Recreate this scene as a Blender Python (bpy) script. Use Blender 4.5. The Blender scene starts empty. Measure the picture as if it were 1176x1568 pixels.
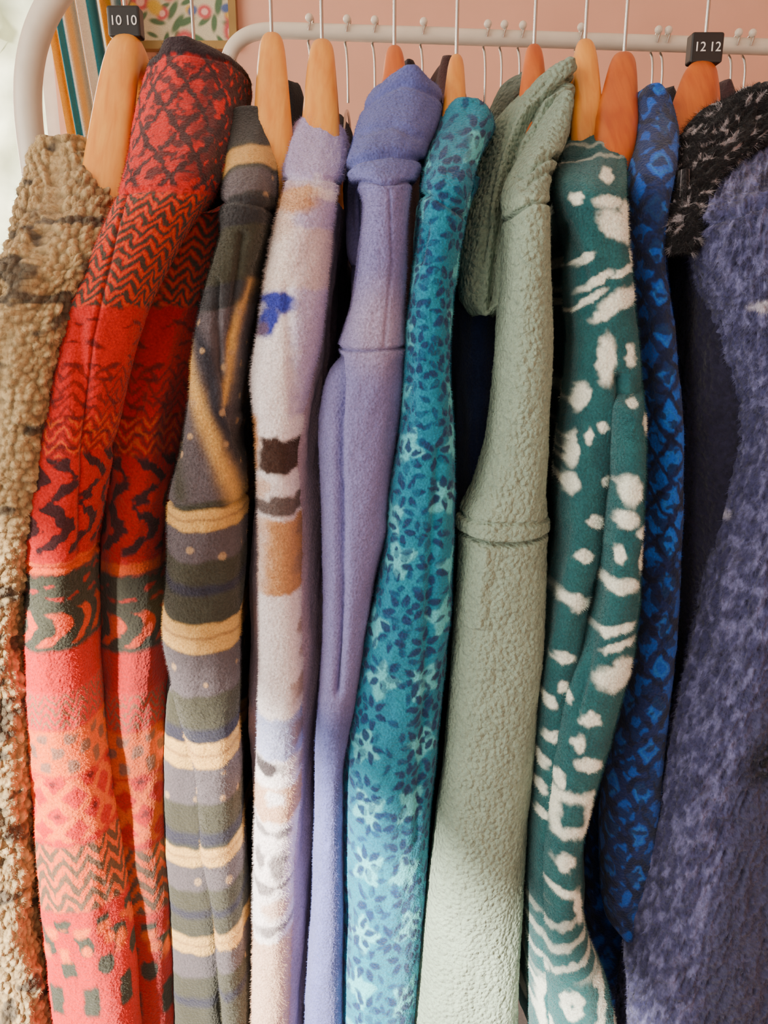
import bpy, math, numpy as np
from mathutils import Vector
rng=np.random.default_rng(7)
F=1207.0; TH=math.radians(15); CY=-0.6; CZ=1.35
ct,st=math.cos(TH),math.sin(TH)
def P(px,py,Y):
    px=np.asarray(px,float);py=np.asarray(py,float)
    u=(784-py)/F
    dy=ct+u*st; dz=-st+u*ct
    t=(Y-CY)/dy
    return (px-588)/F*t, CZ+dz*t, t
def X_at(px,Y,Z):
    return (px-588)/F*((Y-CY)*ct-(Z-CZ)*st)
def lin(c):
    c=np.asarray(c,float)/255.
    return np.where(c<=0.04045,c/12.92,((c+0.055)/1.055)**2.4)
# ---------- noise
def _h(ix,iy,iz,seed):
    h=(ix*374761393+iy*668265263+iz*1274126177+seed*974634777)&0xffffffff
    h=((h^(h>>13))*1274126177)&0xffffffff
    h=h^(h>>16)
    return (h&0xffff)/65535.0
def vn(x,y,seed=0):
    x=np.asarray(x,float);y=np.asarray(y,float)
    fx=np.floor(x);fy=np.floor(y)
    ix=fx.astype(np.int64);iy=fy.astype(np.int64)
    tx=x-fx;ty=y-fy
    tx=tx*tx*(3-2*tx);ty=ty*ty*(3-2*ty)
    iz=np.zeros_like(ix)
    a=_h(ix,iy,iz,seed);b=_h(ix+1,iy,iz,seed);c=_h(ix,iy+1,iz,seed);d=_h(ix+1,iy+1,iz,seed)
    return (a+(b-a)*tx)*(1-ty)+(c+(d-c)*tx)*ty
def fbm(x,y,seed=0,o=3):
    r=0;a=1;t=0
    for i in range(o):
        r=r+a*vn(x*2**i,y*2**i,seed=seed+i*17);t+=a;a*=.5
    return r/t
def sstep(a,b,x):
    t=np.clip((x-a)/(b-a+1e-9),0,1);return t*t*(3-2*t)
def mix(c,col,m):
    m=np.clip(m,0,1)[...,None]
    return c*(1-m)+lin(col)*m
def ell(x,y,cx,cy,rx,ry,ang=0,soft=.35):
    a=math.radians(ang);dx=x-cx;dy=y-cy
    u=(dx*math.cos(a)+dy*math.sin(a))/rx;v=(-dx*math.sin(a)+dy*math.cos(a))/ry
    return 1-sstep(1-soft,1+soft,np.sqrt(u*u+v*v))
def scatter(x,y,cell,rx,ry,seed,dens=1.,amin=0,amax=180,soft=.35):
    cx=np.floor(x/cell).astype(np.int64);cy=np.floor(y/cell).astype(np.int64)
    out=np.zeros(x.shape)
    z=np.zeros_like(cx)
    for i in(-1,0,1):
        for j in(-1,0,1):
            gx=cx+i;gy=cy+j
            px=(gx+.15+.7*_h(gx,gy,z,seed))*cell;py=(gy+.15+.7*_h(gx,gy,z,seed+1))*cell
            an=np.radians(amin+(amax-amin)*_h(gx,gy,z,seed+2))
            sc=.7+.6*_h(gx,gy,z,seed+3)
            on=(_h(gx,gy,z,seed+4)<dens)
            dx=x-px;dy=y-py
            u=(dx*np.cos(an)+dy*np.sin(an))/(rx*sc);v=(-dx*np.sin(an)+dy*np.cos(an))/(ry*sc)
            out=np.maximum(out,on*(1-sstep(1-soft,1+soft,np.sqrt(u*u+v*v))))
    return out
def worley(x,y,cell,seed,jit=.8):
    cx=np.floor(x/cell).astype(np.int64);cy=np.floor(y/cell).astype(np.int64);z=np.zeros_like(cx)
    best=np.full(x.shape,9.);ang=np.zeros(x.shape);hh=np.zeros(x.shape)
    for i in(-1,0,1):
        for j in(-1,0,1):
            gx=cx+i;gy=cy+j
            px=gx+.5+jit*(_h(gx,gy,z,seed)-.5);py=gy+.5+jit*(_h(gx,gy,z,seed+1)-.5)
            dx=x/cell-px;dy=y/cell-py;d=np.hypot(dx,dy);m=d<best
            best=np.where(m,d,best);ang=np.where(m,np.arctan2(dy,dx),ang);hh=np.where(m,_h(gx,gy,z,seed+2),hh)
    return best,ang,hh
def leafstar(x,y,cell,seed,n,r0,r1,wd,jit=.45,soft=.035):
    r,a,h=worley(x,y,cell,seed,jit)
    sec=2*math.pi/n
    off=((a+h*6.28)%sec)-sec/2
    t=np.clip((r-r0)/(r1-r0),0,1)
    half=wd*np.sin(math.pi*t**.8)
    return (1-sstep(-soft,soft,np.abs(off)*r-half))*(r>r0)*(r<r1),h
def band(v,a,b,s=4): return sstep(a-s,a+s,v)*(1-sstep(b-s,b+s,v))
def pline(x,y,pts,w):
    d=np.full(x.shape,1e9)
    for (x0,y0),(x1,y1) in zip(pts[:-1],pts[1:]):
        L=(x1-x0)**2+(y1-y0)**2
        t=np.clip(((x-x0)*(x1-x0)+(y-y0)*(y1-y0))/L,0,1)
        d=np.minimum(d,np.hypot(x-x0-t*(x1-x0),y-y0-t*(y1-y0)))
    return np.exp(-(d/w)**2)
# ---------- mesh helpers
COL=bpy.context.scene.collection
def mesh_obj(name,verts,quads,tris,cols,mat,parent=None,smooth=True):
    me=bpy.data.meshes.new(name)
    nq=len(quads);nt=len(tris)
    me.vertices.add(len(verts));me.vertices.foreach_set('co',np.asarray(verts,np.float32).ravel())
    loops=np.concatenate([np.asarray(quads,np.int32).ravel(),np.asarray(tris,np.int32).ravel()]) if nt else np.asarray(quads,np.int32).ravel()
    me.loops.add(len(loops));me.loops.foreach_set('vertex_index',loops)
    me.polygons.add(nq+nt)
    ls=np.concatenate([np.arange(nq)*4,nq*4+np.arange(nt)*3]).astype(np.int32)
    me.polygons.foreach_set('loop_start',ls)
    me.update(calc_edges=True)
    me.polygons.foreach_set('use_smooth',np.full(nq+nt,smooth))
    if cols is not None:
        ca=me.color_attributes.new('Col','FLOAT_COLOR','POINT')
        rgba=np.ones((len(verts),4),np.float32);rgba[:,:3]=cols
        ca.data.foreach_set('color',rgba.ravel())
    me.validate()
    ob=bpy.data.objects.new(name,me);COL.objects.link(ob)
    me.materials.append(mat)
    if parent: ob.parent=parent
    return ob
def empty(name):
    e=bpy.data.objects.new(name,None);COL.objects.link(e);e.empty_display_size=.05;return e
def smooth_interp(rows,step,sig):
    r=np.array(rows,float)
    py=np.arange(r[0,0],r[-1,0]+.01,step)
    out=[]
    pad=int(3*sig/step)+1
    k=np.exp(-.5*((np.arange(-pad,pad+1)*step)/sig)**2);k/=k.sum()
    for c in range(1,r.shape[1]):
        y=np.interp(py,r[:,0],r[:,c])
        a=2*y[0]-y[1:pad+1][::-1];b=2*y[-1]-y[-pad-1:-1][::-1]
        out.append(np.convolve(np.concatenate([a,y,b]),k,'valid'))
    return py,out
def std_depth(rows,t0,sh,ytop=.12,ysl=-.005,btop=.07,bsl=.04):
    res=[]
    for r in rows:
        t=min(max((r[0]-t0)/(sh-t0),0),1);t=t*t*(3-2*t)
        res.append((r[0],r[1],r[2],ytop+(ysl-ytop)*t,btop+(bsl-btop)*t))
    return res
def densify(rows,step=20):
    r=np.array(rows,float);py=np.unique(np.concatenate([r[:,0],np.arange(r[0,0],r[-1,0],step)]))
    return [tuple([p]+[float(np.interp(p,r[:,0],r[:,c])) for c in range(1,r.shape[1])]) for p in py]
def lobe(name,rows,colf,dispf,mat,parent,nu=150,step=2.0,sig=9,n=2.4,front=False,
         top='dome',fib=0,flen=.004,shoulder=None,fdown=.5,seed=0,disp_scale=1.0):
    py,(xl,xr,yf,b)=smooth_interp(rows,step,sig)
    R=len(py)
    nf=int(nu*.72);nb=nu-nf
    ph=np.concatenate([np.linspace(math.pi/2,math.pi,nb//2,endpoint=False),np.linspace(math.pi,2*math.pi,nf,endpoint=False),np.linspace(2*math.pi,2.5*math.pi,nb-nb//2,endpoint=False)])
    c=np.cos(ph);s=np.sin(ph)
    cx=np.sign(c)*np.abs(c)**(2/n);sy=np.sign(s)*np.abs(s)**(2/n)
    xc=(xl+xr)/2
    _,Z,_=P(xc,py,yf)
    Z=np.minimum.accumulate(Z)
    ym=yf+b
    yref=yf+.02 if front else ym
    XL=X_at(xl,yref,Z);XR=X_at(xr,yref,Z)
    V=np.zeros((R,nu,3))
    a=(XR-XL)/2;Xc=(XR+XL)/2
    V[...,0]=Xc[:,None]+a[:,None]*cx
    V[...,1]=ym[:,None]+b[:,None]*sy
    V[...,2]=Z[:,None]
    PX=xc[:,None]+((xr-xl)/2)[:,None]*cx
    PY=np.repeat(py[:,None],nu,1)
    d=np.linalg.norm(np.roll(V,-1,1)-V,axis=2)
    cs=np.concatenate([np.zeros((R,1)),np.cumsum(d,1)[:,:-1]],1)
    ic=int(np.argmin(np.abs(ph-1.5*math.pi)))
    S=(cs-cs[:,ic:ic+1])/.00055
    du=np.roll(V,-1,1)-np.roll(V,1,1);dv=np.gradient(V,axis=0)
    N=np.cross(du,dv);N/=np.linalg.norm(N,axis=2,keepdims=True)+1e-12
    cen=V-np.stack([Xc,ym,Z],1)[:,None,:]
    if (N*cen).sum()<0:N=-N
    D=dispf(PX,PY,S,V)*disp_scale
    tf=np.clip(a/.012,0,1)
    V=V+N*(D*tf[:,None])[...,None]
    if shoulder is not None:
        zt=shoulder(V[...,1]);V[...,2]=np.minimum(V[...,2],zt)
    C=colf(PX,PY,S,V)
    def ringcap(i,scales,dzs):
        out=[];ce=np.array([Xc[i],ym[i],Z[i]])
        for sc,dz in zip(scales,dzs):
            r=ce+(V[i]-ce)*sc;r[:,2]=V[i][:,2]+dz;out.append(r)
        return out
    if top=='dome': tr=ringcap(0,[.02,.35,.7,.9],[.006,.0055,.004,.002])
    else: tr=ringcap(0,[.3,.75,.82,.9,.97],[-.06,-.05,-.02,-.001,.001])
    br=ringcap(-1,[.97,.9,.8,.5],[-.001,.0,.02,.06])
    VV=np.concatenate([np.array(tr),V,np.array(br)],0)
    CC=np.concatenate([np.repeat(C[:1],len(tr),0),C,np.repeat(C[-1:],len(br),0)],0)
    if top!='dome': CC[:3]*=.4  # inside of an open collar darkened, shade put into the colour
    RR=VV.shape[0]
    idx=np.arange(RR*nu).reshape(RR,nu)
    q=np.stack([idx[:-1],idx[1:],np.roll(idx,-1,1)[1:],np.roll(idx,-1,1)[:-1]],-1).reshape(-1,4)
    vs=VV.reshape(-1,3);cc=CC.reshape(-1,3);tris=np.zeros((0,3),np.int64)
    if fib:
        g=np.random.default_rng(seed+5)
        i=g.integers(1,R-1,fib);j=g.integers(0,nu,fib)
        p=V[i,j]+(V[i,(j+1)%nu]-V[i,j])*g.random((fib,1))+(V[i+1,j]-V[i,j])*g.random((fib,1))
        nn=N[i,j];rd=g.normal(size=(fib,3))*.45;rd[:,2]-=fdown
        dr=nn+rd;dr/=np.linalg.norm(dr,axis=1,keepdims=True)
        L=flen*(.5+g.random((fib,1)))
        sd=np.cross(dr,g.normal(size=(fib,3)));sd/=np.linalg.norm(sd,axis=1,keepdims=True)
        w=.00016
        A=p-nn*.0006-sd*w;B=p-nn*.0006+sd*w;T=p+dr*L
        b0=len(vs)
        vs=np.concatenate([vs,A,B,T]);c3=C[i,j]*(.95+.35*g.random((fib,1)))
        cc=np.concatenate([cc,c3,c3,c3])
        k=np.arange(fib);tris=np.stack([b0+k,b0+fib+k,b0+2*fib+k],-1)
    return mesh_obj(name,vs,q,tris,cc,mat,parent)
# ---------- materials
def nodes(name):
    m=bpy.data.materials.new(name);m.use_nodes=True
    nt=m.node_tree;bs=nt.nodes['Principled BSDF'];return m,nt,bs
def fleece_mat(name,scale=380,strength=.5,dist=.0015,speck=.25,sheen=.1):
    m,nt,bs=nodes(name);N=nt.nodes.new;L=nt.links.new
    at=N('ShaderNodeAttribute');at.attribute_name='Col'
    tc=N('ShaderNodeTexCoord')
    n1=N('ShaderNodeTexNoise');n1.inputs['Scale'].default_value=scale;n1.inputs['Detail'].default_value=3
    L(tc.outputs['Object'],n1.inputs['Vector'])
    mr=N('ShaderNodeMapRange');mr.inputs['From Min'].default_value=.3;mr.inputs['From Max'].default_value=.7
    mr.inputs['To Min'].default_value=1-speck;mr.inputs['To Max'].default_value=1+speck
    L(n1.outputs['Fac'],mr.inputs['Value'])
    mx=N('ShaderNodeVectorMath');mx.operation='SCALE'
    L(at.outputs['Color'],mx.inputs[0]);L(mr.outputs['Result'],mx.inputs['Scale'])
    L(mx.outputs['Vector'],bs.inputs['Base Color'])
    bs.inputs['Roughness'].default_value=1
    bs.inputs['Specular IOR Level'].default_value=.0
    bs.inputs['Sheen Weight'].default_value=sheen;bs.inputs['Sheen Roughness'].default_value=.7
    vo=N('ShaderNodeTexVoronoi');vo.inputs['Scale'].default_value=scale*.75
    L(tc.outputs['Object'],vo.inputs['Vector'])
    ad=N('ShaderNodeMath');ad.operation='SUBTRACT';L(n1.outputs['Fac'],ad.inputs[0]);L(vo.outputs['Distance'],ad.inputs[1])
    bp=N('ShaderNodeBump');bp.inputs['Strength'].default_value=strength;bp.inputs['Distance'].default_value=dist
    L(ad.outputs[0],bp.inputs['Height']);L(bp.outputs['Normal'],bs.inputs['Normal'])
    return m
def plain_mat(name,col,rough=.5,metal=0,nscale=30,var=.06,bump=.0):
    m,nt,bs=nodes(name);N=nt.nodes.new;L=nt.links.new
    tc=N('ShaderNodeTexCoord');n1=N('ShaderNodeTexNoise');n1.inputs['Scale'].default_value=nscale;n1.inputs['Detail'].default_value=4
    L(tc.outputs['Object'],n1.inputs['Vector'])
    cr=N('ShaderNodeValToRGB');c=lin(col)
    cr.color_ramp.elements[0].color=(*(c*(1-var)),1);cr.color_ramp.elements[1].color=(*np.minimum(c*(1+var),1),1)
    cr.color_ramp.elements[0].position=.3;cr.color_ramp.elements[1].position=.7
    L(n1.outputs['Fac'],cr.inputs['Fac']);L(cr.outputs['Color'],bs.inputs['Base Color'])
    bs.inputs['Roughness'].default_value=rough;bs.inputs['Metallic'].default_value=metal
    if bump:
        bp=N('ShaderNodeBump');bp.inputs['Strength'].default_value=bump;bp.inputs['Distance'].default_value=.002
        L(n1.outputs['Fac'],bp.inputs['Height']);L(bp.outputs['Normal'],bs.inputs['Normal'])
    return m
def wood_mat(name,c1,c2):
    m,nt,bs=nodes(name);N=nt.nodes.new;L=nt.links.new
    tc=N('ShaderNodeTexCoord');mp=N('ShaderNodeMapping');mp.inputs['Scale'].default_value=(160,14,30)
    L(tc.outputs['Object'],mp.inputs['Vector'])
    n1=N('ShaderNodeTexNoise');n1.inputs['Scale'].default_value=1.;n1.inputs['Detail'].default_value=5;n1.inputs['Distortion'].default_value=.6
    L(mp.outputs['Vector'],n1.inputs['Vector'])
    cr=N('ShaderNodeValToRGB');cr.color_ramp.elements[0].color=(*lin(c1),1);cr.color_ramp.elements[1].color=(*lin(c2),1)
    cr.color_ramp.elements[0].position=.3;cr.color_ramp.elements[1].position=.7
    L(n1.outputs['Fac'],cr.inputs['Fac']);L(cr.outputs['Color'],bs.inputs['Base Color'])
    bs.inputs['Roughness'].default_value=.42;bs.inputs['Coat Weight'].default_value=.1
    return m
M_std=fleece_mat('fleece_pile',560,.55,.0012,.22,.15)
M_peb=fleece_mat('fleece_pebble',300,1.,.0028,.1)
M_fur=fleece_mat('fur_pile',260,.8,.003,.25)
M_sherpa=fleece_mat('sherpa_pile',300,.6,.002,.15)
M_woodA=wood_mat('wood_light',(222,136,36),(240,168,66))
M_woodB=wood_mat('wood_orange',(184,80,10),(208,108,24))
M_metal=plain_mat('hook_steel',(190,188,185),.25,1.)
M_tube=plain_mat('rack_enamel',(222,214,200),.35)
M_black=plain_mat('label_plastic',(24,22,24),.4)
M_white=plain_mat('label_print',(235,235,235),.6)
# ---------- generic displacement
def folds(a1=.004,a2=.0016,a3=.0003,a4=.0002,seed=0,creases=()):
    def f(px,py,s,V):
        d=a1*2*(fbm(s/60,py/260,seed,2)-.5)+a2*2*(fbm(s/34+py/200,py/110,seed+3,2)-.5)+a3*2*(vn(s/11,py/13,seed=seed+6)-.5)+a4*2*(vn(s/3.2,py/3.2,seed=seed+9)-.5)
        for c in creases:
            pts,w,amp=c
            d=d+amp*pline(px,py,pts,w)
        return d
    return f
# ================= COLOURS ===================
def wob(px,py,sc=18,amp=5,seed=0):
    return (fbm(px/sc,py/sc,seed,2)-.5)*2*amp,(fbm(px/sc+31,py/sc+7,seed+50,2)-.5)*2*amp
def col_sherpa(px,py,s,V):
    w,_,h=worley(s+3*vn(s/9,py/9,3),py,11,1)
    c=np.ones(px.shape+(3,))*lin((164,138,96))
    c=mix(c,(196,172,126),h*.7)
    dk=sstep(.60,.72,fbm(s/40+4,py/20,11,2))
    c=mix(c,(70,64,58),dk*.85)
    c=c*(1-.4*sstep(.3,.65,w))[...,None]  # crevices between knobs painted darker, as shade in the colour
    return c
def col_red(px,py,s,V):
    wx,wy=wob(s,py,12,4,1);x=s+wx;y=py+wy
    R=(204,16,8);G=(58,60,48);O=(240,100,10);D=(40,26,34);PK=(222,34,34)
    c=np.ones(px.shape+(3,))*lin(R)
    zig=lambda per,amp:np.abs(((x/per)%1)-.5)*2*amp+y
    tri=lambda v:np.abs((v%1)-.5)*2
    b=band(y,40,285)
    q=tri(x/54+.2)+tri((y+10)/70)
    m=sstep(-.05,.08,.20-np.abs(q-1.0)+.45*(fbm(x/7,y/7,4,2)-.5))
    m=np.maximum(m,sstep(.08,.2,fbm(x/12+y/30,y/9,14,2)-.5)*.9)
    side=sstep(-10,60,px-(318-(py-60)*.18))
    c=mix(c,(70,24,28),b*m)
    c=mix(c,(54,26,32),b*side*sstep(.3,.45,fbm(x/10,y/9,24,2))*.95)
    c=mix(c,D,band(y,30,84,3))
    z=np.sin(zig(30,18)/17*2*math.pi)
    c=mix(c,G,band(y,292,470)*sstep(-.2,.4,z)*.95)
    c=mix(c,(226,90,24),band(y,292,470)*sstep(.3,.9,-z)*.55)
    c=mix(c,(110,14,16),band(y,470,700)*scatter(x,y,30,12,3,8,.7,-30,30)*.9)
    c=mix(c,(110,20,20),band(y,560,700)*sstep(.2,.6,np.sin(zig(34,22)/20*2*math.pi))*.7)
    c=mix(c,(226,96,20),band(y,640,700)*sstep(.6,.9,-np.sin(zig(34,22)/20*2*math.pi))*.7)
    c=mix(c,(66,26,32),band(y,700,850)*sstep(.05,.3,np.sin(x/8+2*np.sin(y/12))*.6+1.6*(fbm(x/11,y/11,12,2)-.5)))
    c=mix(c,O,band(y,862,880,2)*.7)
    c=mix(c,G,band(y,880,1000));
    c=mix(c,(176,40,30),band(y,885,940)*scatter(x,y,24,10,3,21,.7,-20,20))
    c=mix(c,(222,70,20),band(y,940,990)*sstep(-.1,.4,np.sin(x/8+2.2*np.sin(y/13))))
    c=mix(c,PK,band(y,1060,1120)*.8)
    c=mix(c,(150,96,70),band(y,1065,1118)*sstep(0,.4,np.sin(zig(26,18)/14*2*math.pi)))
    c=mix(c,O,band(y,1122,1190));c=mix(c,(150,100,80),band(y,1128,1185)*sstep(0,.4,np.sin(x/7)*np.sin(y/7)))
    dm=sstep(.0,.2,.42-np.abs(tri(x/58)+tri(y/50)-1)+.15*(fbm(x/6,y/6,9)-.5))
    c=mix(c,O,band(y,1195,1290)*dm);c=mix(c,(120,20,24),band(y,1195,1290)*sstep(.0,.1,tri(x/58)+tri(y/50)-1.7))
    c=mix(c,(96,78,56),band(y,1298,1400)*.95)
    c=mix(c,(236,88,12),band(y,1298,1400)*sstep(-.1,.3,np.sin(zig(40,26)/25*2*math.pi)))
    c=mix(c,G,band(y,1412,1500)*sstep(.1,.3,np.sin(x/10)*np.sin(y/12)+.9*(fbm(x/12,y/12,41,2)-.5)))
    c=mix(c,O,band(y,1425,1475)*scatter(x,y,32,11,12,44,.8))
    c=mix(c,G,band(y,1515,1560)*sstep(0,.5,np.sin(x/10)))
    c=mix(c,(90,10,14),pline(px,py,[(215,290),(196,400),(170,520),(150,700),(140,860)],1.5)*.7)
    return c
def col_red_body_shaded(px,py,s,V):
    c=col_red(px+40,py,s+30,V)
    return c*np.array([.6,.56,.56])  # body behind the sleeve darkened: its shade is painted into the colour
def col_brown(px,py,s,V):
    wx,wy=wob(s,py,20,3,2);x=px+wx;y=py+wy
    GV=(84,76,82);CH=(42,41,44);CR=(206,162,88);OL=(56,55,43);NV=(38,38,54)
    c=np.ones(px.shape+(3,))*lin(OL)
    y2=y-(px-380)*-.15
    c=mix(c,CH,band(y2,160,225)*.8)
    c=mix(c,CR,band(y2,230,258,3));c=mix(c,GV,band(y2,265,300));c=mix(c,CH,band(y2,300,345,3));c=mix(c,OL,band(y2,345,430));c=mix(c,NV,band(y2,430,470)*.6)
    c=mix(c,GV,band(y2,470,760))
    w=fbm(px/25,py/25,6,2)*6
    c=mix(c,CR,pline(px+w,py,[(298,520),(316,590),(340,660),(372,765)],12))
    c=mix(c,(34,34,46),pline(px+w,py,[(300,470),(335,540),(350,625),(385,730)],11)*.95)
    c=mix(c,CR,pline(px+w,py,[(400,430),(372,520),(366,620)],6))
    c=mix(c,OL,pline(px+w,py,[(278,620),(296,760)],15)*.9)
    for a,b in((780,812),(955,1000),(1138,1176),(1299,1325),(1433,1459)):
        per=(b-a)
        yy=y+(px-320)**2/400.-2
        c=mix(c,GV,band(yy,b,b+per*1.5,4))
        c=mix(c,OL,band(yy,b+per*1.5,b+per*2.6,6));c=mix(c,NV,band(yy,b+per*2.6,b+per*3.1,5))
        c=mix(c,CR,band(yy,a,b,3));c=mix(c,(150,110,64),band(yy,a+per*.42,a+per*.54,2)*.8)
    sp=scatter(s,py,46,4.5,4.5,61,.9)
    m=band(y,260,300)+band(y,470,720)+band(y,825,875)+band(y,1010,1060)+band(y,1185,1230)+band(y,1335,1370)+band(y,1470,1500)
    return mix(c,(180,146,106),sp*np.clip(m,0,1)*.8)
def col_white(px,py,s,V):
    wx,wy=wob(px,py,12,6,3);x=px+wx;y=py+wy
    LV=(174,162,208);W=(236,228,232);T=(196,146,98);B=(60,36,28);BL=(48,56,160)
    c=np.ones(px.shape+(3,))*lin(W)
    c=mix(c,LV,band(y,150,268));c=mix(c,LV,sstep(440,475,x)*band(y,300,640)*.8)
    c=mix(c,T,ell(x,y,455,300,38,26)*.9);c=mix(c,T,ell(x,y,440,345,18,20)*.5)
    c=mix(c,LV,band(y,265,285)*.5)
    c=mix(c,(228,208,196),band(y,350,440)*.6)
    c=mix(c,BL,ell(x,y,432,462,30,16,12));c=mix(c,BL,ell(x,y,418,492,16,26,24));c=mix(c,(120,90,60),ell(x,y,408,502,8,14,20)*.6)
    c=mix(c,B,band(y,672,726)*sstep(400,414,x));c=mix(c,T,band(y,640,725)*(1-sstep(398,412,x)))
    c=mix(c,T,ell(x,y,410,748,16,14)*.6)
    c=mix(c,B,band(y,764,790)*.9);c=mix(c,T,band(y,796,912)*(.4+.6*sstep(400,430,x)))
    c=mix(c,(150,164,214),band(y,1105,1168)*.8)
    c=mix(c,(70,62,66),ell(x,y,415,1180,26,11));c=mix(c,T,band(y,1208,1262)*.8);c=mix(c,(236,230,236),ell(x,y,430,1225,14,12))
    for cx,cy,rx,ry in((408,1275,18,8),(440,1278,12,8),(405,1318,8,16),(410,1362,20,9),(440,1360,10,8),(425,1425,26,9),(432,1330,12,20)):
        c=mix(c,(96,86,90),ell(x,y,cx,cy,rx,ry)*.8)
    c=mix(c,T,band(y,1445,1700)*.7);c=mix(c,T,ell(x,y,430,1395,20,14)*.6)
    c=mix(c,(150,118,100),sstep(448,462,x)*band(y,670,1600)*scatter(x,y,50,20,14,71,.7)*.7)
    return c
def col_plain(col,var=.12,seed=0,extra=None):
    def f(px,py,s,V):
        c=np.ones(px.shape+(3,))*lin(col)
        c=c*(1+var*2*(fbm(s/22,py/22,seed,3)-.5))[...,None]
        if extra:c=extra(c,px,py,s)
        return c
    return f
def col_teal(px,py,s,V):
    wx,wy=wob(s,py,10,2.6,4);x=s+wx;y=py+wy
    c=np.ones(px.shape+(3,))*lin((8,132,160))
    c=mix(c,(8,102,142),fbm(x/30,y/30,81,2)*.6)
    st_,h=leafstar(x,y,92,83,4,0.0,.36,.13,.4,.05)
    c=mix(c,(92,198,212),st_*.85)
    p,h=leafstar(x,y,56,87,6,.12,.52,.105,.45)
    c=mix(c,(6,46,94),p*.95*(.6+.4*(vn(x/12,y/12,7)>.35)))
    p,h=leafstar(x+26,y+30,56,87,3,.10,.46,.08,.45)
    c=mix(c,(6,54,104),p*.8)
    return c
def col_green(px,py,s,V):
    wx,wy=wob(px,py,10,5,5);x=px+wx;y=py+wy
    G=(20,76,84);W=(234,238,224)
    c=np.ones(px.shape+(3,))*lin(G);c=mix(c,(38,104,106),fbm(x/20,y/20,91,2)*.6)
    m=0
    for e in((912,308,22,12,0),(925,345,32,20,35),(868,300,8,10,0),(906,266,11,10,0),(940,325,10,20,0),
      (930,458,34,14,-30),(905,480,20,10,-50),(880,395,14,6,-40),(895,430,26,7,-35),(885,460,26,5,-40),(935,415,22,7,-30),(909,552,14,38,0),(950,390,8,12,0),
      (945,545,7,18,0),(875,610,9,22,15),(862,690,8,26,5),(858,742,12,16,0),(894,800,12,9,0),(876,852,12,9,0),(866,922,24,12,20),
      (948,616,9,8,0),(972,650,6,16,0),(946,752,14,22,0),(942,795,13,14,0),(965,818,12,10,40),(932,850,10,12,0),(932,897,28,12,0),(968,860,8,24,0),
      (905,655,8,8,0),(910,738,9,9,0),(885,668,6,12,0),
      (925,965,30,8,-20),(930,990,26,7,-20),(925,1040,30,18,0),(938,1020,16,14,0),(888,1102,14,10,0),(886,1172,20,10,0),(873,1140,8,14,0),
      (850,1010,14,9,0),(848,1052,9,10,0),(830,1078,9,10,0),(832,1130,12,9,0),(860,1080,6,10,0),(852,1322,16,13,0),(850,1366,24,7,10),(872,1390,8,26,-10),
      (820,1170,8,10,0),(815,1210,9,8,0),(818,1250,10,6,0),(845,1200,8,14,0)):
        m=np.maximum(m,ell(x,y,*e,soft=.3))
    q=np.maximum(np.abs(x-864)/30,np.abs(y-1250)/34);m=np.maximum(m,band(q,.55,1.0,.14))
    m=np.maximum(m,band(y,1400,1500,10)*sstep(.2,.9,np.sin((x*.5+y)/5.5))*.55)
    q=np.hypot((x-862)/1.0,(y-1540)/1.5);m=np.maximum(m,band(y,1500,1700,5)*sstep(.1,.8,np.sin(q/6.0))*.7)
    m=np.maximum(m,band(y,215,245,4)*sstep(.4,.9,np.sin((y+x*.1)/3.2))*.35)
    return mix(c,W,m)
def col_blue(px,py,s,V):
    wx,wy=wob(s,py,12,6,6);x=s+wx;y=py+wy
    c=np.ones(px.shape+(3,))*lin((16,38,92))
    tri=lambda v:np.abs((v%1)-.5)*2
    d=tri(x/52)+tri(y/64)
    c=mix(c,(10,80,180),sstep(.1,.25,np.abs(d-1)-.12))
    c=mix(c,(12,104,220),band(y,600,860)*sstep(.0,.2,np.abs(d-1)-.1)*.9)
    c=mix(c,(40,130,200),sstep(.02,.12,.16-np.abs(d-1.55))*.4)
    c=mix(c,(10,22,52),sstep(.48,.57,fbm(x/15,y/11,66,2))*.8)
    return c
LED=np.array([(180,1080),(320,1058),(400,1072),(500,1098),(600,1116),(700,1122),(800,1108),(900,1082),(1000,1064),(1100,1042),(1200,1018),(1300,1002),(1400,986),(1500,966),(1680,940)],float)
def col_lilac(px,py,s,V):
    c=np.ones(px.shape+(3,))*lin((64,64,102))
    e=px-np.interp(py,LED[:,0],LED[:,1])
    wd=55+20*fbm(py/60,px*0+3,5)
    strip=1-sstep(wd-10,wd+25,e)
    f=sstep(.4,.75,fbm(s/8+py/30,py/16,101,3))
    c=mix(c,(120,120,166),f*(.2+.5*strip))
    c=mix(c,(34,32,56),sstep(.5,.8,fbm(s/9+py/30,py/18,107,2))*.5)
    c=mix(c,(58,58,86),(1-strip)*sstep(900,1150,py)*.85)
    c=mix(c,(110,92,104),ell(px,py,1165,620,22,380,0,.5)*.35)
    c=mix(c,(220,214,226),ell(px,py,1132,468,20,10)*.6+ell(px,py,1102,822,5,16,20))
    c=mix(c,(10,9,14),ell(px,py,1160,1165,60,38,-25,.5)*sstep(.2,.45,fbm(s/8,py/8,9,2)))
    c=mix(c,(228,224,226),ell(px,py,1178,1290,10,50)*.6)
    return c
def col_bw(px,py,s,V):
    wx,wy=wob(s,py,9,5,8);x=s+wx;y=py+wy
    c=np.ones(px.shape+(3,))*lin((22,19,24))
    c=mix(c,(190,180,186),sstep(.5,.6,scatter(x,y,19,8,2.6,111,.6,0,180,.5))*.7)
    return c
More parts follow.
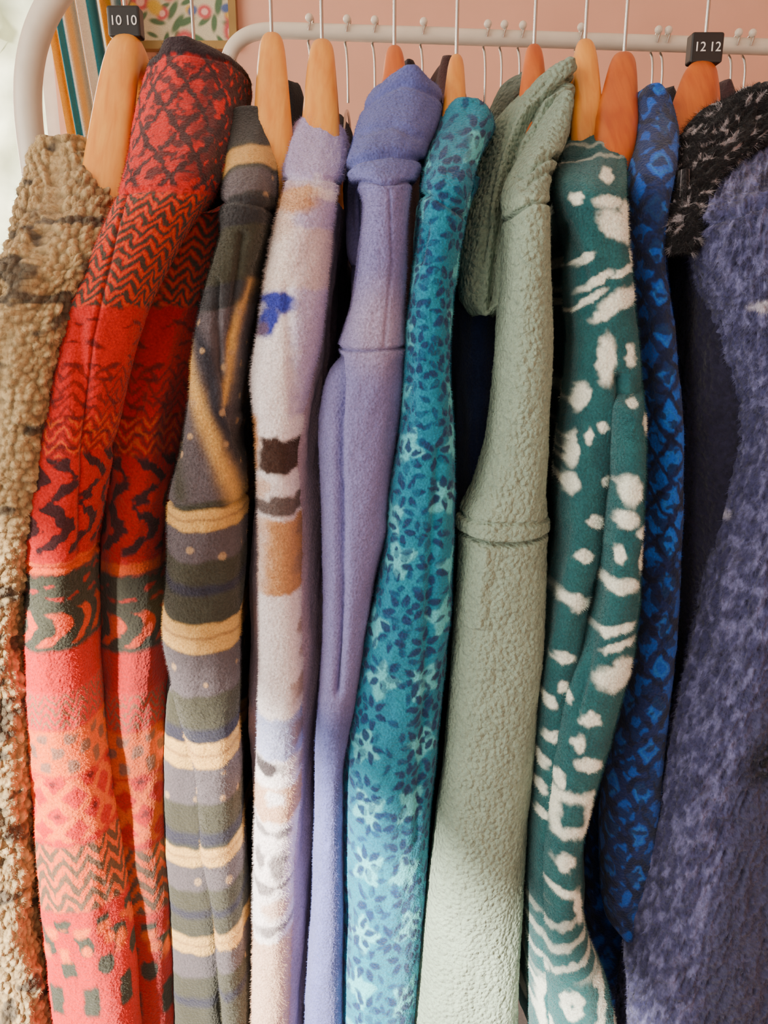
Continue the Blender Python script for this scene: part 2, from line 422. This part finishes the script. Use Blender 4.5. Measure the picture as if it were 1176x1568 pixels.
# ================= GARMENTS ===================
def body(name,rows,colf,mat,par,seed,z0=1.55,slope=.85,yf=.06,b=.16,yc=.2,nu=140,step=3,**k):
    rr=[(r[0],r[1],r[2],yf,b) for r in rows]
    return lobe(name,densify(rr),colf,folds(.006,.003,.0004,.0002,seed),mat,par,nu=nu,step=step,front=True,n=3.2,
         shoulder=lambda y:z0-slope*np.sqrt((y-yc)**2+.002),seed=seed,**k)
def column(name,rows,t0,sh,colf,disp,mat,par,seed=0,**k):
    dk={q:k.pop(q) for q in('ytop','ysl','btop','bsl') if q in k}
    return lobe(name,std_depth(densify(rows),t0,sh,**dk),colf,disp,mat,par,seed=seed,**k)
FB=80000;FL=.002
# 1 tan sherpa
def disp_sherpa(px,py,s,V):
    w,_,h=worley(s+3*vn(s/9,py/9,3),py,11,1)
    return .008*(fbm(s/45,py/90,5,2)-.5)*2+.0045*(1-np.minimum(w,1)**1.5)*(.5+.7*h)-.003+.0006*vn(s/3,py/3,4)
g=empty('sherpa_fleece_jacket')
column('sleeve',[(212,105,165),(222,85,185),(260,78,198),(300,62,190),(350,42,180),(400,22,165),(450,5,145),(500,-12,130),(600,-35,110),(700,-45,90),(850,-50,64),(1000,-50,52),(1200,-50,52),(1350,-50,58),(1500,-45,72),(1600,-40,82),(1680,-40,86)],212,420,col_sherpa,disp_sherpa,M_sherpa,g,nu=280,n=4.2,fib=50000,flen=.0022,bsl=.045,ytop=.13,top='open',seed=1,ysl=-.018)
body('body',[(250,70,150),(500,0,95),(1000,-40,44),(1700,-40,56)],col_sherpa,M_sherpa,g,11,z0=1.49)
# 2 red nordic
g=empty('nordic_pattern_fleece_jacket')
redc=[([(215,290),(196,400),(170,520),(150,700),(140,870)],3,-.0022),([(185,292),(250,290)],3,-.002),([(48,872),(150,872)],3,-.003),([(150,500),(160,700)],12,-.006),([(250,84),(385,84)],3,-.002)]
column('sleeve',[(58,262,350),(66,240,385),(90,232,384),(150,215,378),(220,202,360),(290,188,330),(340,168,296),(400,142,262),(470,112,230),(560,94,204),(700,70,172),(850,50,146),(870,48,144),(900,53,143),(1000,48,146),(1150,52,156),(1300,60,178),(1400,70,196),(1500,82,208),(1600,92,216),(1680,95,222)],
  58,330,col_red,folds(.004,.0016,.0003,.0002,21,redc),M_std,g,nu=240,fib=FB,flen=FL,ytop=.13,btop=.08,top='open',seed=2,ysl=-.01)
body('body',[(200,205,392),(300,200,388),(400,190,352),(500,170,322),(700,150,280),(850,134,260),(1000,134,256),(1200,145,260),(1350,165,266),(1568,185,276),(1700,190,279)],col_red_body_shaded,M_std,g,22,z0=1.56,nu=280,yf=.035)
# 3 brown striped
g=empty('striped_fleece_jacket')
column('sleeve',[(165,365,430),(172,352,450),(250,345,434),(330,335,424),(345,340,420),(430,322,402),(520,305,386),(600,298,376),(700,282,374),(770,264,376),(782,262,377),(900,256,374),(1000,254,370),(1080,270,368),(1140,288,364),(1200,302,366),(1300,314,370),(1450,332,380),(1568,345,386),(1680,350,388)],
  165,310,col_brown,folds(.004,.002,.0003,.0002,31,[([(262,776),(376,778)],3,-.003),([(335,300),(430,318)],5,-.003),([(345,430),(352,560),(378,700)],6,-.005),([(385,360),(365,520),(372,640)],6,-.004)]),M_std,g,fib=FB,flen=FL,top='open',seed=3,nu=190)
column('front_panel',[(1040,256,330),(1100,252,325),(1300,254,330),(1500,260,345),(1680,264,350)],1040,1080,col_brown,folds(seed=33),M_std,g,ytop=.06,ysl=.045,btop=.02,bsl=.02,seed=33,top='dome')
body('body',[(300,350,420),(500,318,385),(800,285,365),(1100,290,350),(1700,320,370)],col_brown,M_std,g,32)
# 4 white / lilac
g=empty('cow_patch_fleece_jacket')
column('sleeve',[(172,468,510),(180,448,536),(225,438,534),(262,434,526),(272,440,516),(340,422,508),(400,412,502),(450,404,500),(520,395,492),(580,386,478),(640,390,468),(700,394,460),(760,396,462),(900,398,466),(1050,400,470),(1150,398,466),(1250,393,460),(1350,391,452),(1450,390,448),(1600,388,444),(1680,388,444)],
  172,300,col_white,folds(.003,.0016,.0004,.0003,41,[([(434,268),(526,272)],3,-.003),([(448,440),(460,640)],8,-.003)]),M_std,g,fib=FB,flen=.0024,top='open',seed=4)
body('body',[(300,440,520),(500,420,500),(700,392,492),(900,374,494),(1100,370,488),(1300,376,480),(1700,382,470)],col_plain((190,166,184),seed=3),M_std,g,42,yf=.022)
# 5 periwinkle hooded
PW=(98,104,168)
def pw_extra(c,px,py,s):
    c=mix(c,(136,128,178),band(py,278,1100,30)*.65);c=mix(c,(176,160,186),ell(px,py,580,500,45,60,0,.8)*.6)
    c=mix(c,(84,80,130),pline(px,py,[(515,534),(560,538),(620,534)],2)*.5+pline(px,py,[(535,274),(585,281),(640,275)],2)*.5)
    return mix(c,(72,80,148),band(py,80,245)*.6)
cPW=col_plain(PW,.15,51,pw_extra)
g=empty('periwinkle_hooded_fleece')
column('sleeve',[(100,605,642),(104,590,662),(115,570,676),(140,557,682),(180,546,672),(215,540,655),(240,531,648),(265,536,640),(276,552,630),(300,558,628),(400,546,622),(470,536,618),(528,520,618),(540,514,622),(600,498,620),(650,490,616),(700,488,610),(800,492,602),(900,497,578),(1000,498,558),(1100,490,545),(1200,486,530),(1400,480,530),(1568,470,530),(1680,466,530)],
  100,300,cPW,folds(.003,.0016,.0003,.0002,51,[([(536,248),(600,232),(650,236)],5,-.005),([(535,270),(585,280),(640,272)],3,-.004),([(560,150),(610,128),(676,140)],5,-.003),([(515,534),(560,538),(620,534)],3,-.004),([(596,290),(602,400),(590,530)],3,-.0015),([(516,548),(520,620),(524,760),(526,900),(520,1060)],8,-.008),([(560,200),(600,190),(640,205)],7,-.003),([(612,560),(600,800)],16,-.003)]),M_std,g,fib=FB,flen=.0014,seed=5,ytop=.1,btop=.08,nu=180)
column('hood',[(190,545,600),(220,528,610),(280,522,600),(340,524,580),(390,530,570),(405,538,560)],190,400,cPW,folds(.004,.003,seed=53),M_std,g,ytop=.13,ysl=.06,btop=.05,bsl=.03,seed=53)
body('body',[(300,545,620),(600,520,600),(900,510,575),(1300,490,520),(1700,480,520)],cPW,M_std,g,52)
# 6 teal
g=empty('leaf_print_fleece_jacket')
column('sleeve',[(150,680,730),(156,662,750),(180,650,756),(230,645,728),(275,640,716),(330,638,704),(450,628,690),(560,618,686),(650,614,690),(700,608,692),(750,600,692),(850,588,690),(950,566,688),(1050,546,680),(1150,528,672),(1300,527,660),(1450,525,646),(1568,524,636),(1680,522,630)],
  150,290,col_teal,folds(.003,.002,.0003,.0002,61,[([(640,290),(690,320),(700,325)],5,-.004),([(650,345),(640,400)],5,-.003),([(668,690),(655,900),(640,1300)],8,-.0035)]),M_std,g,fib=FB,flen=.0016,top='open',seed=6,nu=260,step=1.6,ytop=.1)
body('body',[(260,660,740),(500,640,690),(900,610,690),(1200,560,680),(1700,540,640)],col_teal,M_std,g,62)
# 7 mint
MT=(140,160,142)
def mt_extra(c,px,py,s):
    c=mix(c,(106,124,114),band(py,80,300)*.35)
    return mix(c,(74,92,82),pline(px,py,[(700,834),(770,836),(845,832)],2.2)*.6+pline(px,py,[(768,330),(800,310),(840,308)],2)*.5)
cMT=col_plain(MT,.08,71,mt_extra)
g=empty('mint_hooded_fleece')
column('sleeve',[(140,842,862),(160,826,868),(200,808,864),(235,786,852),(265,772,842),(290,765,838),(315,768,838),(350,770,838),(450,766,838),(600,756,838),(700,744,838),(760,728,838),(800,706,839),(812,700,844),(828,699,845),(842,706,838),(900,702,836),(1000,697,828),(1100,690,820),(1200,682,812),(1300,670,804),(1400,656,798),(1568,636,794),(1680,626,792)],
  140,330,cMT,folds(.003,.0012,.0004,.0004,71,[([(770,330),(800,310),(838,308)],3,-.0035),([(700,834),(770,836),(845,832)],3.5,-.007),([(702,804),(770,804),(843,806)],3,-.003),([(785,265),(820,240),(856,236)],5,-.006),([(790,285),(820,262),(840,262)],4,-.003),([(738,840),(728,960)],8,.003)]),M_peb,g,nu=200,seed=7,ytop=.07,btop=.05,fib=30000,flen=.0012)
column('hood',[(88,846,862),(94,824,870),(110,806,872),(140,776,872),(175,752,868),(210,740,866),(250,730,856),(300,718,845),(350,710,830),(400,703,812),(450,700,790),(470,706,775),(482,722,752)],88,420,cMT,
  folds(.004,.002,.0004,.0004,73,[([(866,110),(812,150),(778,215),(758,300),(748,400),(745,470)],5,-.010),([(850,125),(790,175),(762,240),(745,330)],8,.004),([(820,125),(770,190),(748,280),(730,400)],4,-.003),([(866,160),(830,190),(800,250)],7,-.006)]),M_peb,g,ytop=.12,ysl=.04,btop=.06,bsl=.035,seed=73,nu=200)
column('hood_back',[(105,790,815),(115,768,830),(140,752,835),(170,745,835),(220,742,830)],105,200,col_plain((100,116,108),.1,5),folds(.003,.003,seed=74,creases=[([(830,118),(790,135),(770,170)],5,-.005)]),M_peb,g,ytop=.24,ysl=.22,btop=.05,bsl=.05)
body('body',[(330,775,835),(600,755,830),(820,715,832),(1200,700,805),(1700,650,790)],cMT,M_peb,g,72)
# 8 green / white
g=empty('green_tie_dye_fleece_jacket')
column('sleeve',[(168,905,938),(175,880,941),(200,856,942),(260,844,948),(300,850,950),(350,862,952),(460,868,962),(520,874,968),(580,868,974),(640,860,965),(700,852,935),(760,847,926),(850,849,912),(950,836,892),(1050,822,880),(1150,814,858),(1300,806,846),(1500,808,846),(1680,812,846)],
  168,300,col_green,folds(.003,.002,.0003,.0002,81,[([(870,200),(905,190),(940,196)],4,-.003),([(855,240),(900,222),(945,225)],4,-.0025),([(930,580),(934,700),(930,760)],8,-.008),([(858,340),(880,420),(885,480)],6,-.003)]),M_std,g,fib=FB,flen=FL,top='open',seed=8,nu=200,ysl=.0)
column('front_panel',[(560,925,972),(600,922,978),(640,928,981),(750,928,979),(850,914,975),(950,902,970),(1020,882,962),(1080,858,945),(1150,842,928),(1200,836,914),(1260,832,898),(1320,826,886),(1400,824,882),(1470,822,898),(1530,826,925),(1600,832,938),(1680,836,945)],
  560,640,col_green,folds(.003,.002,.0003,.0002,83,[([(920,850),(900,960),(870,1100)],5,-.003)]),M_std,g,fib=FB,flen=FL,seed=83,ytop=.03,ysl=-.02,btop=.035,bsl=.035,nu=190)
body('body',[(280,870,935),(600,885,955),(900,860,950),(1200,830,900),(1700,825,900)],col_green,M_std,g,82)
# 9 blue
g=empty('blue_patterned_fleece_jacket')
column('sleeve',[(128,950,985),(133,938,1000),(160,936,1010),(200,942,1020),(250,948,1022),(300,950,1014),(400,958,1012),(500,968,1020),(600,974,1028),(700,980,1034),(800,978,1034),(900,972,1032),(1000,962,1026),(1100,948,1016),(1200,930,1004),(1300,922,998),(1400,922,992),(1450,932,987),(1458,945,977)],
  128,300,col_blue,folds(.004,.002,.0003,.0002,91),M_std,g,seed=9,ytop=.12,ysl=.03,bsl=.035,fib=30000,flen=.0014,top='open')
body('body',[(300,955,1010),(600,980,1040),(900,960,1030),(1200,900,990),(1400,880,970),(1700,870,960)],col_blue,M_std,g,92,yf=.1,b=.14)
# 10 lilac fluffy
def disp_fluff(px,py,s,V):
    r=1-np.abs(2*vn(s/9+py/40,py/24,seed=1)-1)
    r2=1-np.abs(2*vn(s/4+py/30,py/12,seed=4)-1)
    return .007*(fbm(s/60,py/160,5,2)-.5)*2+.0045*r+.0024*r2-.0055-.006*pline(px,py,[(1060,340),(1110,310),(1176,330)],6)
g=empty('fluffy_lilac_coat')
column('sleeve',[(180,1080,1190),(200,1076,1210),(260,1070,1230),(320,1062,1240),(340,1064,1240),(400,1076,1250),(500,1102,1260),(600,1120,1270),(700,1126,1280),(800,1112,1285),(850,1102,1290),(900,1086,1290),(1000,1068,1290),(1100,1046,1280),(1200,1022,1270),(1300,1006,1260),(1400,990,1250),(1500,970,1240),(1600,952,1230),(1680,944,1230)],
  180,330,col_lilac,disp_fluff,M_fur,g,nu=280,fib=120000,flen=.0045,seed=10,ytop=.1,bsl=.06,ysl=-.02,fdown=1.)
column('hood_lining',[(122,1130,1170),(130,1105,1185),(160,1070,1188),(200,1040,1180),(240,1018,1120),(280,1008,1078),(330,1004,1066),(370,1005,1052),(384,1015,1040)],122,380,col_bw,disp_fluff,M_fur,g,nu=200,fib=40000,flen=.005,seed=101,ytop=.08,ysl=.02,btop=.05,bsl=.035)
body('body',[(300,1070,1180),(500,1055,1180),(700,1048,1200),(900,1048,1200),(1200,1025,1200),(1700,960,1200)],col_plain((40,38,60),.3,4),M_fur,g,102,yf=.04,fib=30000,flen=.003)
# dark garments tucked between and behind, mostly filler added to darken the gaps
def dark(name,px0,px1,top,col,yf,seed,b=.16):
    g=empty(name)
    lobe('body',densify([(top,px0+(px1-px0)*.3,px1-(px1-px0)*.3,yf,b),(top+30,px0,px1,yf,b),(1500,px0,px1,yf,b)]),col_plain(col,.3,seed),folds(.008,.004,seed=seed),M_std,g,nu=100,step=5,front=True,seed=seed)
    return g
dark('navy_fleece_jacket',694,764,440,(34,46,84),.075,201,b=.1)
dark('black_fleece_jacket',1024,1075,330,(24,22,32),.14,202)
dark('charcoal_fleece_jacket',490,540,400,(56,44,66),.16,203)
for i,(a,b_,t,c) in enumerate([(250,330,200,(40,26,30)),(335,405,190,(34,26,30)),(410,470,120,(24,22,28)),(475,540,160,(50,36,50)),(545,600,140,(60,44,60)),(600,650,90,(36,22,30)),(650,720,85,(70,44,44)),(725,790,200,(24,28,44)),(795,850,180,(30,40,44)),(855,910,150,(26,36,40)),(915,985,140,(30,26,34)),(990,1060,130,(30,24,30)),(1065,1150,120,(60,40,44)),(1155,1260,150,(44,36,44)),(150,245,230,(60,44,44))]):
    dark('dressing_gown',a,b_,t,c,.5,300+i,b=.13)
# ================= HANGERS ===================
def curve_obj(name,pts,r,mat,parent=None,smooth=True,cyc=False):
    cu=bpy.data.curves.new(name,'CURVE');cu.dimensions='3D';cu.bevel_depth=r;cu.bevel_resolution=5;cu.use_fill_caps=True
    sp=cu.splines.new('NURBS' if smooth else 'POLY');sp.points.add(len(pts)-1)
    for p,q in zip(sp.points,pts):p.co=(*q,1)
    if smooth: sp.use_endpoint_u=True;sp.order_u=min(4,len(pts));sp.resolution_u=8
    cu.materials.append(mat)
    o=bpy.data.objects.new(name,cu);COL.objects.link(o)
    if parent:o.parent=parent
    return o
RZ=1.652
def hook(parent,x,y,z0,rz,R=.0155):
    pts=[(x,y,z0),(x,y,z0+.01),(x,y,rz-R-.006)]
    for a in np.linspace(-80,215,16):
        a=math.radians(a);pts.append((x,y+R*math.cos(a),rz-.002+R*math.sin(a)))
    curve_obj('hook',pts,.0016,M_metal,parent)
    bpy.ops.mesh.primitive_uv_sphere_add(radius=.003,location=pts[-1],segments=12,ring_count=8)
    o=bpy.context.object;o.name='tip';o.data.materials.append(M_metal);o.parent=parent
def hanger(px,pyt,wpx,ent,mat,y=.2,rz=RZ,label=None,wend=1.25,half=.13):
    g=empty('wooden_hanger')
    x,zt,t=P(px,pyt,y);x=float(x);zt=float(zt)
    ye=ent[2]
    xe,ze,_=P(ent[0],ent[1],ye);xe=float(xe);ze=float(ze)-.012
    dy=y-ye
    slope=max((zt-.018-ze)/(math.sqrt(dy*dy+.0006)-.0245),.5)
    yawx=(xe-x)/dy
    w=wpx/F*float(t)
    T=np.linspace(-1,1,60);nr=28
    A=np.linspace(0,2*math.pi,nr,endpoint=False)
    V=[]
    for k in T:
        e=math.sqrt(max(1e-4,1-abs(k)**14))
        hh=.018*e
        d=half*k
        ww=w*.5*(.82+(wend-.82)*min(abs(d)/dy,1.15))*e
        zc=zt-.018-slope*(math.sqrt(d*d+.0006)-.0245)
        for a in A:
            c=math.cos(a);s=math.sin(a)
            X=math.copysign(abs(c)**(2/2.6),c)*ww;Zz=math.copysign(abs(s)**(2/2.6),s)*hh
            V.append((x-yawx*d+X,y+d,zc+Zz))
    V=np.array(V)
    idx=np.arange(60*nr).reshape(60,nr)
    q=np.stack([idx[:-1],idx[1:],np.roll(idx,-1,1)[1:],np.roll(idx,-1,1)[:-1]],-1).reshape(-1,4)
    mesh_obj('wood_bar',V,q,[],None,mat,g)
    hook(g,x,y,zt-.004,rz)
    if label:
        L,lz=label
        _,z0,_=P(px,lz,y);z0=float(z0)
        bpy.ops.mesh.primitive_cube_add(size=1,location=(x,y,z0));o=bpy.context.object;o.name='size_marker';o.scale=(.029,.014,.025)
        bv=o.modifiers.new('b','BEVEL');bv.width=.08;bv.segments=3
        o.data.materials.append(M_black);o.parent=g
        for dx in(-.0068,.0068):
            tc=bpy.data.curves.new('size_print','FONT');tc.body=L;tc.size=.011;tc.align_x='CENTER';tc.align_y='CENTER';tc.extrude=.0002
            tc.materials.append(M_white)
            to=bpy.data.objects.new('size_print',tc);COL.objects.link(to);to.location=(x+dx,y-.0075,z0);to.rotation_euler=(math.pi/2,0,0);to.parent=g
hanger(194,52,58,(162,228,.12),M_woodA,label=('10',36),wend=1.15)
hanger(297,68,32,(300,130,.17),M_woodA,half=.06)
hanger(416,50,44,(417,172,.12),M_woodA)
hanger(493,60,44,(490,185,.12),M_woodA)
hanger(604,70,32,(604,125,.15),M_woodB,half=.1)
hanger(699,84,28,(696,160,.12),M_woodA)
hanger(818,68,32,(817,125,.15),M_woodB,half=.1)
hanger(896,60,38,(901,185,.12),M_woodA)
hanger(956,80,46,(948,150,.13),M_woodB)
hanger(1077,94,60,(1052,215,.12),M_woodB,label=('12',76),wend=1.35)
# ================= RACK ===================
rk=empty('garment_rack')
def tube(name,pxs,y,r,extra=[],smooth=True):
    pts=[]
    for a,b in pxs:
        x,z,_=P(a,b,y);pts.append((float(x),y,float(z)))
    return curve_obj(name,pts+extra,r,M_tube,rk,smooth)
curve_obj('front_rail',[(-.62,.2,RZ-.0),(.85,.2,RZ)],.012,M_tube,rk,False)
x0,z0,_=P(58,290,.45);x0=float(x0)
tube('end_frame',[(200,-75),(130,-60),(88,-15),(56,45),(42,110),(42,180),(54,260),(62,330)],.45,.0165,[(x0,.45,1.0),(x0,.45,.5),(x0,.45,.04)])
xe,ze,_=P(200,-75,.45);xe=float(xe);ze=float(ze)
curve_obj('top_bar',[(xe-.005,.45,ze),(.8,.45,ze),(.86,.45,ze-.02),(.88,.45,ze-.1),(.88,.45,1.),(.88,.45,.04)],.0165,M_tube,rk)
curve_obj('bridge_left',[(-.6,.2,RZ),(-.6,.3,RZ+.03),(-.58,.45,ze-.03)],.01,M_tube,rk)
curve_obj('bridge_right',[(.84,.2,RZ),(.85,.3,RZ+.03),(.86,.45,ze-.05)],.01,M_tube,rk)
curve_obj('bar_extension',[(xe+.1,.45,ze),(xe-.1,.45,ze),(-.58,.45,ze-.03)],.01,M_tube,rk)
for xx in(x0,.88):
    curve_obj('foot',[(xx,.1,.02),(xx,.8,.02)],.018,M_tube,rk,False)
yr=.64
xl_,zl_,_=P(352,76,yr)
tube('back_rail',[(700,55),(520,50),(430,46),(395,47),(368,58),(350,80),(345,120)],yr,.0105,[(float(xl_)-.01,yr,1.2),(float(xl_)-.01,yr,.02)])
tube('back_rail_long',[(500,49.5),(1176,72),(1420,80)],yr,.0105,[],False)
xr_,zr_,_=P(1420,80,yr)
curve_obj('back_post',[(float(xr_),yr,float(zr_)),(float(xr_),yr,.02)],.0105,M_tube,rk,False)
for i,(a,dz) in enumerate([(475,.07),(532,.07),(574,.06),(648,.07),(745,.08),(770,.06),(798,.07),(886,.05),(1003,.08),(1018,.07),(1124,.09),(1145,.06)]):
    g=empty('wire_hanger')
    pyr=np.interp(a,[430,1176],[46,72]);x,z,_=P(a,pyr,yr);x=float(x);z=float(z)
    R=.0145;pts=[(x,yr,z-dz-.02),(x,yr,z-dz),(x,yr-.003,z-R-.012)]
    for an in np.linspace(-80,200,14):
        an=math.radians(an);pts.append((x+.004*math.sin(an),yr+R*math.cos(an),z+.002+R*math.sin(an)))
    curve_obj('hook',pts,.0017,M_metal,g)
    bpy.ops.mesh.primitive_uv_sphere_add(radius=.0055,location=(x,yr-.012,z+.013),segments=14,ring_count=10);o=bpy.context.object;o.name='knob';o.data.materials.append(M_tube);o.parent=g
    zz=z-dz-.02
    curve_obj('shoulder_wire',[(x,yr-.18,zz-.09),(x,yr-.1,zz-.03),(x,yr,zz),(x,yr+.1,zz-.03),(x,yr+.18,zz-.09)],.002,M_metal,g)
# ================= ROOM ===================
def box(name,x0,x1,y0,y1,z0,z1,mat,parent=None):
    vs=np.array([(x,y,z) for x in(x0,x1) for y in(y0,y1) for z in(z0,z1)])
    q=[(0,1,3,2),(4,6,7,5),(0,4,5,1),(2,3,7,6),(0,2,6,4),(1,5,7,3)]
    return mesh_obj(name,vs,q,[],None,mat,parent,False)
M_wall=plain_mat('pink_plaster',(228,174,150),.9,nscale=8,var=.04,bump=.15)
M_ceil=plain_mat('ceiling_paint',(230,225,215),.9)
M_floor=plain_mat('carpet',(52,44,42),.95,nscale=120,var=.2,bump=.5)
M_trim=plain_mat('white_trim',(235,232,225),.5)
YB=1.6;YF=-4.6
wx0=-1.62;wx1=float(P(92,200,YB)[0])
wb=empty('wall_back')
box('panel_right',wx1,2.2,YB,YB+.12,0,2.8,M_wall,wb)
box('panel_left',-1.9,wx0,YB,YB+.12,0,2.8,M_wall,wb)
box('panel_sill',wx0,wx1,YB,YB+.12,0,.7,M_wall,wb)
box('panel_lintel',wx0,wx1,YB,YB+.12,2.45,2.8,M_wall,wb)
w1=empty('window_1')
for nm,a in(('jamb_l',(wx0,wx0+.05,YB+.02,YB+.09,.7,2.45)),('jamb_r',(wx1-.04,wx1,YB+.02,YB+.09,.7,2.45)),('head',(wx0,wx1,YB+.02,YB+.09,2.4,2.45)),('sill',(wx0,wx1,YB-.05,YB+.1,.7,.74)),('transom',(wx0,wx1,YB+.03,YB+.08,1.28,1.32))):
    box(nm,*a,M_trim,w1)
wl=empty('wall_left')
LX=-1.9;WY=-4.3
box('panel_back',LX-.12,LX,.3,YB+.12,0,2.8,M_wall,wl)
box('panel_front',LX-.12,LX,YF,WY,0,2.98,M_wall,wl)
box('panel_sill',LX-.12,LX,WY,.3,0,.45,M_wall,wl)
sun_cut_z=.90+.92*2.02  # unseen lintel, height set so it blocks sun from the upper garments
box('panel_lintel',LX-.12,LX,WY,.3,sun_cut_z,2.98,M_wall,wl)
w2=empty('window_2')
for nm,a in(('sill',(LX-.1,LX+.05,WY,.3,.45,.49)),('jamb_1',(LX-.08,LX-.03,WY,WY+.05,.49,sun_cut_z)),('jamb_2',(LX-.08,LX-.03,.25,.3,.49,sun_cut_z))):
    box(nm,*a,M_trim,w2)
box('wall_right',2.2,2.32,YF,YB+.12,0,2.98,M_wall)
box('floor',-2.02,2.32,YF,YB+.12,-.1,0,M_floor)
box('ceiling',-2.02,2.32,YF,YB+.12,2.98,3.08,M_ceil)
box('cornice',-1.9,2.2,YB,YB+.12,2.8,2.98,M_wall,wb)
box('panel_upper',LX-.12,LX,.3,YB+.12,2.8,2.98,M_wall,wl)
box('baseboard_back',wx1,2.2,YB-.015,YB,0,.1,M_trim)
def curtain():
    n=220;m=40;xa=float(P(78,100,1.45)[0]);xb=float(P(200,100,1.45)[0])
    u=np.linspace(0,1,n);v=np.linspace(0,1,m)
    U,Vv=np.meshgrid(u,v)
    X=xa-.06+(xb-xa)*U*.95+.22*Vv;Y=1.45+.03*np.sin(U*22)+.01*np.sin(U*61);Z=2.6-2.3*Vv
    c=np.ones(U.shape+(3,))*lin((240,234,222))
    t=(U*2.6+.1)%1
    c=mix(c,(242,168,0),band(t,.08,.34,.02));c=mix(c,(30,126,150),band(t,.55,.74,.02));c=mix(c,(238,214,160),band(t,.84,.90,.02))
    idx=np.arange(n*m).reshape(m,n)
    q=np.stack([idx[:-1,:-1],idx[1:,:-1],idx[1:,1:],idx[:-1,1:]],-1).reshape(-1,4)
    o=mesh_obj('striped_curtain',np.stack([X,Y,Z],-1).reshape(-1,3),q,[],c.reshape(-1,3),M_std)
curtain()
# framed floral picture
pf=empty('framed_floral_picture')
xa=float(P(175,30,YB)[0]);xb=float(P(357,30,YB)[0]);zb=float(P(300,72,YB)[1])
M_gold=plain_mat('gilt_frame',(150,120,70),.4,.5)
hgt=.5
box('backing',xa,xb,YB-.015,YB-.002,zb,zb+hgt,M_gold,pf)
for nm,a in(('frame_l',(xa-.012,xa+.006,YB-.03,YB-.002,zb-.012,zb+hgt)),('frame_r',(xb-.006,xb+.012,YB-.03,YB-.002,zb-.012,zb+hgt)),('frame_b',(xa,xb,YB-.03,YB-.002,zb-.012,zb+.006)),('frame_t',(xa,xb,YB-.03,YB-.002,zb+hgt-.006,zb+hgt+.012))):
    box(nm,*a,M_gold,pf)
n=160;m=220
U,Vv=np.meshgrid(np.linspace(0,1,n),np.linspace(0,1,m));W=xb-xa
X=U*W*1000;Yy=Vv*hgt*1000
c=np.ones(U.shape+(3,))*lin((214,206,176))
c=mix(c,(90,120,90),scatter(X,Yy,34,20,7,401,.9));c=mix(c,(206,90,96),scatter(X,Yy,52,20,17,405,.75));c=mix(c,(220,180,70),scatter(X+20,Yy+9,56,15,13,409,.6));c=mix(c,(90,110,160),scatter(X+7,Yy+30,60,14,11,413,.5));c=mix(c,(240,190,180),scatter(X,Yy,52,9,8,405,.75))
idx=np.arange(n*m).reshape(m,n);q=np.stack([idx[:-1,:-1],idx[:-1,1:],idx[1:,1:],idx[1:,:-1]],-1).reshape(-1,4)
mesh_obj('canvas',np.stack([xa+U*W,np.full(U.shape,YB-.018),zb+Vv*hgt],-1).reshape(-1,3),q,[],c.reshape(-1,3),M_std,pf)
# outside garden
M_leaf=plain_mat('hedge_leaves',(210,220,190),.8,nscale=2.5,var=.5)
bpy.ops.mesh.primitive_grid_add(x_subdivisions=100,y_subdivisions=60,size=1,location=(0,0,0))
o=bpy.context.object;o.name='garden_hedge';o.data.materials.append(M_leaf)
for v in o.data.vertices:
    x,y=v.co.x*6,v.co.y*4.6
    k=float(fbm(np.array(x*2+9),np.array(y*2),7,3))
    v.co=(x-3.6,4.4+k*.7,y+2.1)
for p in o.data.polygons:p.use_smooth=True
box('ground',-9,9,YB+.2,12,-.3,-.15,plain_mat('lawn',(150,165,110),.9,nscale=3,var=.3))
# ================= LIGHT ===================
sun=bpy.data.lights.new('sun','SUN');sun.energy=24;sun.angle=math.radians(1.2);sun.color=(1,.92,.78)
so=bpy.data.objects.new('sun',sun);COL.objects.link(so)
so.rotation_euler=Vector((.5,.72,-.46)).to_track_quat('-Z','Y').to_euler()
def area(name,loc,d,sx,sy,e,col):
    ar=bpy.data.lights.new(name,'AREA');ar.shape='RECTANGLE';ar.size=sx;ar.size_y=sy;ar.energy=e;ar.color=col
    ao=bpy.data.objects.new(name,ar);COL.objects.link(ao);ao.location=loc
    ao.rotation_euler=Vector(d).to_track_quat('-Z','Y').to_euler()
area('window_daylight',(LX-.05,-1.2,1.5),(1,.35,-.1),2.8,1.9,100,(1,.91,.78))
area('window_daylight_back',(-1.25,YB+.3,1.7),(.6,-1,-.15),.7,1.5,70,(1,.90,.74))
w=bpy.data.worlds.new('sky');bpy.context.scene.world=w;w.use_nodes=True
bg=w.node_tree.nodes['Background'];bg.inputs[0].default_value=(1,.94,.87,1);bg.inputs[1].default_value=.6
cam=bpy.data.cameras.new('camera');cam.sensor_fit='VERTICAL';cam.sensor_height=36;cam.lens=36*F/1568;cam.clip_start=.02
co=bpy.data.objects.new('camera',cam);COL.objects.link(co);co.location=(0,CY,CZ);co.rotation_euler=(math.pi/2-TH,0,0)
bpy.context.scene.camera=co
